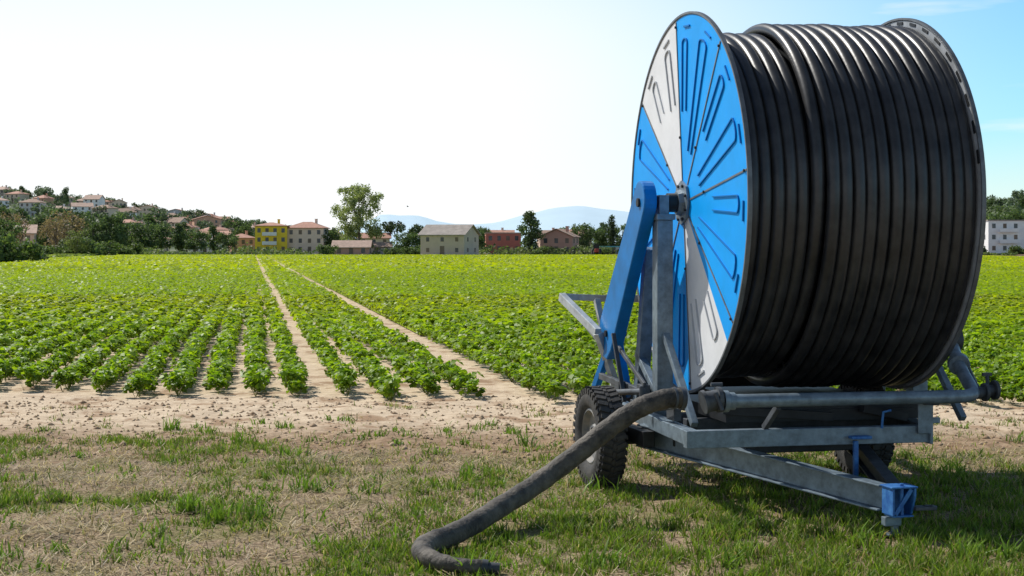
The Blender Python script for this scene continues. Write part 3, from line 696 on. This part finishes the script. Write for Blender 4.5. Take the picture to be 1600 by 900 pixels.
def trunk_mesh(cl, top, r=.022):
    m = MB(); m.tube([(0, 0, -.02), (.004, 0, top*.5), (0, .005, top)], [r, r*.75, r*.35], 8)
    for i in range(min(7, len(cl))):
        c = cl[(i*3) % len(cl)]; z0 = min(top*.85, c[2]*.55); m.tube([(0, 0, z0), (c[0]*.5, c[1]*.5, (z0+c[2])/2+.02), (c[0], c[1], c[2])], [r*.45, r*.28, r*.12], 5)
    me = bpy.data.meshes.new("trunk"); me.from_pydata([tuple(p) for p in m.v], [], m.f); me.materials.append(M_bark); return me
dk1, dk2 = (.055, .095, .042), (.15, .20, .085)  # greens lightened so the colour carries some distance haze
LIB = {}
for nm, kind, nl, sz, c1, c2, n_ in (("round", "round", 2100, .058, dk1, dk2, 5), ("tall", "tall", 2100, .054, dk1, dk2, 3), ("cyp", "cypress", 1100, .042, (.035, .06, .03), (.07, .10, .045), 2), ("bush", "bush", 1300, .12, dk1, (.16, .21, .06), 4),
                                     ("pine", "pine", 1300, .06, (.04, .07, .035), (.09, .12, .055), 2), ("brown", "round", 1100, .05, (.14, .11, .08), (.27, .20, .14), 2), ("olive", "round", 1700, .045, (.10, .13, .05), (.20, .24, .09), 2),
                                     ("far", "round", 700, .09, (.085, .12, .085), (.16, .21, .13), 4)):  # hillside leaf colours are paled to include distance haze
    LIB[nm] = []
    for i in range(n_):
        cm, cl = crown_mesh(kind, nl, sz, c1, c2); tm = trunk_mesh(cl, .75 if kind != "bush" else .35); LIB[nm].append((cm, tm))
TLAB = {"round": ("leafy dark green broadleaf tree", "tree"), "tall": ("tall dense dark green tree", "tree"), "cyp": ("slender dark green cypress", "cypress tree"), "bush": ("low spreading green bush", "bush"),
        "pine": ("umbrella pine with flat dark crown", "pine tree"), "brown": ("brownish half bare tree", "tree"), "olive": ("airy light green tree", "tree"), "far": ("small green tree on the hillside", "tree")}
def tree(kind, t, y, h, wide=1.0, where="", group=None, idx=None, z=None):
    x = t*y; z0 = float(hz(np.array([x]), np.array([y]))[0]) if z is None else z
    cm, tm = LIB[kind][random.randrange(len(LIB[kind])) if idx is None else idx]
    nm = {"bush": "bush", "cyp": "cypress_tree", "pine": "pine_tree"}.get(kind, "broadleaf_tree")
    e = bpy.data.objects.new(nm, None); e.location = (x, y, z0-.1); e.rotation_euler = (0, 0, random.random()*6.28); e.scale = (h*wide, h*wide, h); COL.objects.link(e)
    e["label"] = TLAB[kind][0]+where; e["category"] = TLAB[kind][1]
    if group: e["group"] = group
    for n_, q in (("trunk", tm), ("crown", cm)):
        o = bpy.data.objects.new(n_, q); COL.objects.link(o); o.parent = e
    return e
LIB["big"] = []
def bigcrown():
    cl = []
    for _ in range(78):
        a = rng.random()*6.28; z = rng.uniform(.24, .92); wv = .38*math.sin(math.pi*min(1, max(.02, (z-.10)/.95)))**.5
        q = math.sqrt(rng.random())*wv; cl.append((math.cos(a)*q+.02, math.sin(a)*q, z, rng.uniform(.06, .10)))
    cl = np.array(cl); nl = 11500; k = rng.integers(0, len(cl), nl); d = unit(rng.normal(0, 1, (nl, 3)))
    c = cl[k, :3]+d*(cl[k, 3]*rng.uniform(.2, 1.05, nl))[:, None]
    nr = unit(rng.normal(0, 1, (nl, 3))+d*.6); td = unit(np.cross(nr, unit(rng.normal(0, 1, (nl, 3))))); s = .023*rng.uniform(.6, 1.4, nl)
    v, f = leaf_quads(c, td, nr, s, s*.8); t = rng.random((nl, 1)); colr = (np.array([.19, .23, .10])*(1-t)+np.array([.36, .40, .17])*t)*(.75+.5*rng.random(len(cl)))[k][:, None]
    LIB["big"].append((npmesh("crown", v, f, M_leaf, np.repeat(colr, 4, axis=0)), trunk_mesh(cl, .8, .02)))
bigcrown(); TLAB["big"] = ("large airy light green poplar beside low farm sheds", "tree")
tree("big", -.0995, 400, 18.6, .97)
for args in [("tall", .0125, 390, 11.5, 1.0), ("cyp", .065, 420, 10.8, 1.3), ("round", .046, 420, 9, 1.0), ("round", .056, 430, 8.0, 1.0), ("round", .072, 425, 8.5, .9), ("round", .08, 430, 9.5, 1), ("tall", .06, 440, 9, 1.1), ("round", .036, 450, 8.5, 1),
             ("round", -.024, 400, 7.2, .9), ("round", -.018, 430, 8, .8), ("round", -.062, 440, 7.5, 1.1), ("pine", -.075, 440, 9.5, 1), ("pine", -.055, 450, 8.5, 1), ("round", -.045, 450, 8, 1), ("round", -.068, 430, 6.5, 1.3), ("round", -.050, 430, 8, 1),
             ("tall", -.125, 470, 9, 1), ("round", -.118, 450, 8, .9), ("round", -.186, 400, 6, 1.3), ("tall", -.194, 440, 8.5, 1), ("round", -.205, 430, 7, 1.2), ("round", -.177, 480, 11, 1), ("tall", -.217, 440, 9, 1), ("round", -.212, 450, 8, 1.2),
             ("round", -.228, 430, 9, 1.1), ("round", -.241, 420, 9.5, 1.2), ("tall", -.235, 450, 12, 1), ("round", -.256, 410, 9, 1.1), ("round", -.262, 400, 11, 1), ("round", -.272, 400, 9.5, 1.2), ("tall", -.278, 430, 12, 1),
             ("round", -.302, 340, 10, 1.1), ("round", -.312, 350, 9, 1), ("brown", -.291, 300, 9.3, 1.0), ("brown", -.297, 290, 7.5, 1), ("brown", -.326, 260, 8, .9), ("round", -.334, 240, 7.0, 1.1), ("tall", -.319, 380, 12, .8), ("tall", -.33, 400, 13, .9),
             ("olive", -.283, 280, 5.5, 1.2), ("round", -.249, 440, 8, 1), ("round", -.30, 420, 14, 1), ("round", -.285, 420, 12, 1),
             ("round", .105, 430, 9, 1), ("round", .12, 430, 8, 1), ("round", .30, 400, 6, 1.2), ("round", .305, 460, 9, 1), ("round", .318, 470, 13, 1.1), ("tall", .33, 480, 14, 1), ("round", .31, 500, 15, 1.2), ("round", .325, 520, 16, 1.2), ("round", .335, 470, 13, 1)]:
    tree(*args, where=" beside the village houses")
for (t, y, h, wd) in [(-.335, 150, 3.0, 1.2), (-.325, 165, 3.4, 1), (-.318, 180, 3.0, 1.2), (-.345, 150, 4, 1), (-.285, 285, 4.6, 1.1), (-.275, 290, 4.2, 1.1), (-.268, 300, 3.8, 1.2), (-.30, 270, 3.0, 1.3), (-.31, 250, 3, 1.3), (-.255, 330, 3.4, 1.1), (-.247, 335, 3.6, 1),
                      (-.12, 370, 3.4, 1), (-.078, 360, 2.6, 1.2), (-.065, 365, 2.6, 1.2), (-.05, 360, 2.2, 1.3), (.018, 370, 2.6, 1.2), (.06, 380, 3, 1.2), (.30, 400, 3.5, 1.3), (.33, 400, 3, 1.3)]:
    tree("bush", t, y, h, wd, where=" at the edge of the crop field")
random.seed(21)
for i in range(170):
    t = -.37+.27*random.random()**1.25; y = random.uniform(600, 1000) if i < 110 else random.uniform(880, 990)
    tree("far" if random.random() < .8 else "tall", t, y, random.uniform(6, 11), random.uniform(.9, 1.3), group="trees on the hillside")
for i in range(50):
    t = random.uniform(.295, .37); y = random.uniform(600, 1000)
    tree("far" if random.random() < .7 else "round", t, y, random.uniform(10, 15), random.uniform(.9, 1.2), group="trees on the hillside")
def scrub(name, fnpos, cnt, size, c1, c2, label):
    c = fnpos(cnt); cnt = len(c); nr = unit(rng.normal(0, 1, (cnt, 3))+np.array([0, -.2, .8])); td = unit(np.cross(nr, unit(rng.normal(0, 1, (cnt, 3)))))
    s = size*rng.uniform(.5, 1.3, cnt); v, f = leaf_quads(c, td, nr, s, s*.8); t = rng.random((cnt, 1))
    cl = (np.array(c1)*(1-t)+np.array(c2)*t)
    o = bpy.data.objects.new(name, npmesh(name, v, f, M_leaf, np.repeat(cl, 4, axis=0))); COL.objects.link(o); o["kind"] = "stuff"; o["label"] = label
def hillscrub(cnt):
    t = np.where(rng.random(cnt) < .8, rng.uniform(-.40, -.09, cnt), rng.uniform(.285, .40, cnt)); y = rng.uniform(540, 1010, cnt); x = t*y
    ok = fbm(x*.03, y*.03) > .48; x, y = x[ok], y[ok]; lump = fbm(x*.12, y*.12, 2)
    return np.stack([x, y, hz(x, y)+rng.random(len(x))*lump*7], -1)
scrub("woodland", hillscrub, 36000, 2.0, (.08, .115, .075), (.155, .20, .12), "distant mixed woodland on the hills")
def hedge(cnt):
    t = np.where(rng.random(cnt) < .75, rng.uniform(-.36, .10, cnt), rng.uniform(.285, .36, cnt)); y = rng.choice([345, 395, 470], cnt)+rng.normal(0, 6, cnt); x = t*y
    ok = fbm(x*.05, y*.02+4) > np.where(y < 370, .60, np.where(y < 430, .50, .44)); x, y = x[ok], y[ok]; lump = fbm(x*.3, y*.1, 3)
    hm = np.where(y < 370, 1.0, np.where(y < 430, 2.4, 6.0))
    return np.stack([x, y, rng.random(len(x))*lump*hm*1.3], -1)
scrub("hedge", hedge, 36000, .8, (.075, .115, .05), (.18, .22, .08), "low hedges and scrub beyond the field")
def verge(cnt):
    y = rng.uniform(140, 330, cnt); x = -57-(y-160)*.16-rng.random(cnt)*18
    return np.stack([x, y, rng.random(cnt)*.5], -1)
scrub("verge_grass", verge, 22000, .6, (.16, .22, .05), (.30, .34, .10), "pale rough grass verge beside the crop")

# ------------------------------------------------------------------ houses
WM = {k: mat("plaster_"+k, c, .85, 0, .06, .6) for k, c in {"yellow": (.90, .64, .05), "cream": (.76, .60, .45), "pink": (.72, .49, .39), "white": (.84, .83, .82), "stone": (.54, .44, .37), "red": (.52, .18, .13), "brick": (.55, .31, .24), "orange": (.70, .39, .26), "grey": (.58, .55, .53), "pale": (.78, .61, .50)}.items()}
RM = {k: mat("roof_"+k, c, .85, 0, .18, 1.0) for k, c in {"terracotta": (.46, .25, .18), "brown": (.34, .23, .17), "grey": (.32, .28, .25), "pale": (.47, .33, .26), "teal": (.14, .42, .45)}.items()}  # tile colours paled to carry distance haze
M_win = mat("window_glass", (.07, .075, .085), .2, 0, .2, 1)
M_shut = mat("window_shutter", (.20, .15, .11), .7, 0, .2, 1)
_wm = {}
def winmesh(wd, hg, m_):
    key = (wd, hg, m_.name)
    if key not in _wm:
        b = MB(); b.box((0, 0, 0), (wd, .10, hg)); me = bpy.data.meshes.new("window"); me.from_pydata([tuple(p) for p in b.v], [], b.f); me.materials.append(m_); _wm[key] = me
    return _wm[key]
def house(t, y, wd, dp, hg, rh, wall, roof, yaw=0, kind="gable", fl=2, cols=3, label="", side=True, z=None, name="house", category="house", group=None, ww=.95, wh=1.25, door=True, chim=True, balc=False):
    x = t*y; z0 = (float(hz(np.array([x]), np.array([y]))[0]) if z is None else z)
    X = V((math.cos(yaw), math.sin(yaw), 0)); Yv = V((-math.sin(yaw), math.cos(yaw), 0)); O = V((x, y, z0))
    e = empty(name, O, label, category, group)
    P = lambda a, b, c: O+X*a+Yv*b+UZ*c
    a, b = wd/2, dp/2; m = MB()
    if kind == "gable":
        m.prism([P(-a, -b, -1.5), P(-a, -b, hg), P(-a, 0, hg+rh*.96), P(-a, b, hg), P(-a, b, -1.5)], X*wd)
    elif kind == "front":
        m.prism([P(-a, -b, -1.5), P(-a, -b, hg), P(0, -b, hg+rh*.96), P(a, -b, hg), P(a, -b, -1.5)], Yv*dp)
    else:
        m.box(P(0, 0, hg/2-.75), (wd, dp, hg+1.5), X, Yv, UZ)
    m.obj("wall", WM[wall], e)
    m = MB(); ov = .5; th = .22
    if kind == "gable":
        s_ = rh/b
        for sg in (-1, 1): m.prism([P(-a-ov, sg*(b+ov), hg-ov*s_+.03), P(-a-ov, 0, hg+rh+.03), P(-a-ov, 0, hg+rh+th), P(-a-ov, sg*(b+ov), hg-ov*s_+th)], X*(wd+2*ov))
    elif kind == "front":
        s_ = rh/a
        for sg in (-1, 1): m.prism([P(sg*(a+ov), -b-ov, hg-ov*s_+.03), P(0, -b-ov, hg+rh+.03), P(0, -b-ov, hg+rh+th), P(sg*(a+ov), -b-ov, hg-ov*s_+th)], Yv*(dp+2*ov))
    elif kind == "hip":
        r_ = max(0.3, a-b*.9) if a > b else .3
        A2, B2 = a+ov, b+ov
        vs = [P(-A2, -B2, hg), P(A2, -B2, hg), P(A2, B2, hg), P(-A2, B2, hg), P(-r_, 0, hg+rh), P(r_, 0, hg+rh), P(-A2, -B2, hg+.2), P(A2, -B2, hg+.2), P(A2, B2, hg+.2), P(-A2, B2, hg+.2)]
        m.add(vs, [(0, 3, 2, 1), (0, 1, 7, 6), (1, 2, 8, 7), (2, 3, 9, 8), (3, 0, 6, 9), (6, 7, 5, 4), (8, 9, 4, 5), (7, 8, 5), (9, 6, 4)])
    else:
        m.box(P(0, 0, hg+.15), (wd+.4, dp+.4, .3), X, Yv, UZ)
    ro = m.obj("roof", RM[roof], e)
    if chim:
        m = MB(); cx = a*.45; m.box(P(cx, b*.15, hg+rh*.9+.3), (.7, .7, 1.3), X, Yv, UZ); m.box(P(cx, b*.15, hg+rh*.9+1.02), (.9, .9, .12), X, Yv, UZ); m.obj("chimney", WM[wall], ro)
    def put(pos, rz, wdt, hgt, mt, nm="window"):
        o = bpy.data.objects.new(nm, winmesh(wdt, hgt, mt)); COL.objects.link(o); o.parent = e; o.location = pos-O; o.rotation_euler = (0, 0, rz)
    for f_ in range(fl):
        zc = hg*(f_+.55)/fl
        for c in range(cols):
            xx = -a+wd*(c+.5)/cols
            if f_ == 0 and door and c == cols//2: put(P(xx, -b, 1.05), yaw, 1.0, 2.1, M_shut, "door"); continue
            put(P(xx, -b, zc), yaw, ww, wh, M_win if (c+f_) % 3 else M_shut)
        if side:
            nc = max(1, int(dp/4))
            for c in range(nc):
                yy_ = -b+dp*(c+.5)/nc
                for sg in (-1, 1): put(P(sg*a, yy_, zc), yaw+math.pi/2, ww, wh, M_win)
    if balc:
        for f_ in range(1, fl):
            m = MB(); zc = hg*f_/fl; m.box(P(-a*.1, -b-.6, zc), (wd*.45, 1.2, .18), X, Yv, UZ); m.box(P(-a*.1, -b-1.17, zc+.5), (wd*.45, .06, .9), X, Yv, UZ); m.obj("balcony", WM["white"], e)
    return e
house(-.1565, 450, 9.2, 9, 8.0, 1.2, "yellow", "terracotta", .12, "hip", 3, 4, "three storey yellow apartment house with terracotta roof", balc=True)
house(-.1330, 452, 10.8, 9, 7.4, 2.0, "pale", "terracotta", -.05, "hip", 3, 4, "beige three storey house with hipped terracotta roof")
house(-.176, 470, 7, 8, 4.6, 1.5, "orange", "terracotta", .3, "hip", 2, 3, "small orange house with a terracotta roof")
house(-.104, 385, 9.0, 6, 1.9, 1.5, "brick", "pale", .0, "gable", 1, 3, "low brick farm shed with pale tiled roof", name="farm_shed", category="shed", chim=False)
house(-.086, 395, 5.0, 5, 2.0, 1.0, "stone", "brown", .2, "gable", 1, 2, "small stone shed with a brown roof", name="farm_shed", category="shed", chim=False)
house(-.090, 440, 9, 7, 4.5, 1.4, "cream", "terracotta", .1, "gable", 2, 3, "cream two storey house with terracotta roof")
house(-.0405, 330, 10.0, 8.5, 4.5, 2.0, "stone", "grey", -.35, "gable", 2, 3, "grey stone barn with gabled roof and small openings", name="barn", category="barn", chim=False, ww=.7, wh=.9)
house(-.006, 420, 9.5, 9, 5.6, .6, "red", "pale", .05, "flat", 2, 4, "dark red two storey building with a flat roof", chim=False)
house(-.012, 470, 12, 8, 5.5, 1.5, "pale", "terracotta", 0, "gable", 2, 4, "long pale farmhouse with terracotta roof")
house(.031, 400, 8.5, 8, 4.6, 1.9, "brick", "brown", -.25, "front", 2, 3, "brick farmhouse with a brown gabled roof")
house(.042, 440, 7, 8, 5.2, 1.6, "pink", "terracotta", .2, "gable", 2, 3, "pinkish two storey house with terracotta roof")
house(.024, 440, 6, 8, 5.0, 1.6, "pink", "brown", .1, "gable", 2, 2, "pinkish two storey house with brown roof")
house(.062, 400, 6, 4, 1.9, .4, "grey", "teal", 0, "flat", 1, 2, "low shed with a teal flat roof", name="farm_shed", category="shed", chim=False)
house(.3195, 420, 12, 11, 9.0, .5, "white", "grey", .05, "flat", 3, 4, "white three storey apartment block with flat roof", chim=False, balc=True)
house(.3365, 440, 7, 9, 7.0, .5, "white", "grey", .05, "flat", 3, 3, "white apartment block with flat roof", chim=False)
house(.325, 520, 14, 9, 10, 1.4, "pale", "terracotta", 0, "hip", 3, 5, "pale house with terracotta roof under wooded slope")
house(-.323, 330, 8, 9, 4.8, 1.7, "pink", "pale", .25, "gable", 2, 3, "pink farmhouse with pale tiled roof behind bushes")
house(-.338, 345, 9, 9, 4.5, 1.8, "cream", "brown", .1, "gable", 2, 3, "cream farmhouse with brown roof behind bushes")
house(-.200, 470, 9, 8, 4.0, 1.4, "white", "grey", .2, "hip", 2, 3, "low white house with a grey roof")
house(-.236, 480, 10, 8, 4.5, 1.6, "cream", "terracotta", -.2, "hip", 2, 3, "cream house with terracotta roof among trees")
random.seed(5)
spots = [(-.332, 930), (-.322, 880), (-.318, 940), (-.300, 945), (-.292, 930), (-.283, 950), (-.277, 910), (-.270, 950), (-.262, 930), (-.256, 900), (-.248, 860), (-.243, 930), (-.237, 880), (-.231, 930), (-.227, 800), (-.223, 850), (-.218, 920), (-.214, 780), (-.209, 860), (-.204, 930),
         (-.199, 760), (-.197, 850), (-.190, 800), (-.186, 900), (-.181, 720), (-.177, 800), (-.171, 700), (-.165, 850), (-.212, 700), (-.222, 660), (-.236, 720), (-.25, 700), (-.265, 760), (-.28, 800), (-.295, 760), (-.305, 850), (-.312, 760), (-.16, 700), (-.15, 640), (-.188, 640), (-.2, 600),
         (-.14, 720), (-.12, 650), (-.11, 700), (-.335, 800), (-.243, 640), (-.208, 640), (-.219, 740), (-.193, 700), (-.252, 800), (-.272, 860)]
for (t, y) in spots:
    wl = random.choice(["cream", "pink", "white", "pale", "pale", "orange", "grey", "stone", "cream"]); rf = random.choice(["terracotta", "terracotta", "pale", "brown"])
    fl_ = random.choice([2, 2, 3]); house(t, y, random.uniform(7.5, 13), random.uniform(7, 9), fl_*2.4, random.uniform(1.5, 2.3), wl, rf, random.uniform(-.5, .5), random.choice(["gable", "hip", "front", "hip"]), fl_, random.choice([3, 4]),
          f"{ {'cream':'cream','pink':'pink','white':'white','pale':'beige','orange':'orange','grey':'grey','stone':'stone'}[wl]} hillside house with {'terracotta' if rf!='brown' else 'brown'} roof", side=False, group="houses on the hillside", ww=1.0, wh=1.3)

M_trred = mat("tractor_red", (.30, .03, .02), .5, 0, .1, 2)
tr = empty("tractor", (.055*335, 335, 0), "small red tractor parked beyond the field", "tractor")
O = V((.055*335, 335, 0))
m = MB(); m.box(O+V((0, -.9, 1.15)), (.8, 1.9, .8)); m.box(O+V((0, .6, .95)), (1.0, 1.3, .6)); m.obj("body", M_trred, tr, bevel=.08)
m = MB()
for a in (-.55, .55):
    for b in (.1, 1.3): m.beam(O+V((a, b, 1.2)), O+V((a, b, 2.5)), .09, .09)
m.box(O+V((0, .7, 2.55)), (1.4, 1.6, .14)); m.box(O+V((0, .15, 1.95)), (1.0, .04, .9)); m.obj("cab", M_dark, tr)
for (a, b, r_, wv) in ((-.85, .8, .78, .4), (.85, .8, .78, .4), (-.65, -1.4, .45, .28), (.65, -1.4, .45, .28)):
    m = MB(); m.lathe(O+V((a, b, r_)), V((1, 0, 0)), [(-wv/2, r_*.5), (-wv/2, r_*.92), (-wv/3, r_), (wv/3, r_), (wv/2, r_*.92), (wv/2, r_*.5), (wv*.2, r_*.45), (wv*.2, .01)], 24); m.obj("wheel", M_tyre, tr, smooth=True)
bO = V((-.068*260, 260, 1.6+65/2400*260))
m = MB(); m.tube([bO+V((-.16, 0, 0)), bO+V((-.05, 0, .02)), bO+V((.1, 0, .02)), bO+V((.2, 0, .03))], [.01, .05, .06, .015], 8)
m.add([bO+V((-.05, 0, .04)), bO+V((.08, 0, .04)), bO+V((.0, -.3, .2)), bO+V((-.12, -.5, .12)), bO+V((0, .3, .2)), bO+V((-.12, .5, .12))], [(0, 1, 2), (0, 2, 3), (1, 0, 4), (4, 0, 5)])
m.add([bO+V((-.16, 0, 0)), bO+V((-.27, -.05, 0)), bO+V((-.27, .05, 0))], [(0, 1, 2)])
b_ = m.obj("bird", M_dark); b_["label"] = "small dark bird flying above the field"; b_["category"] = "bird"
print("objects", len(bpy.data.objects))
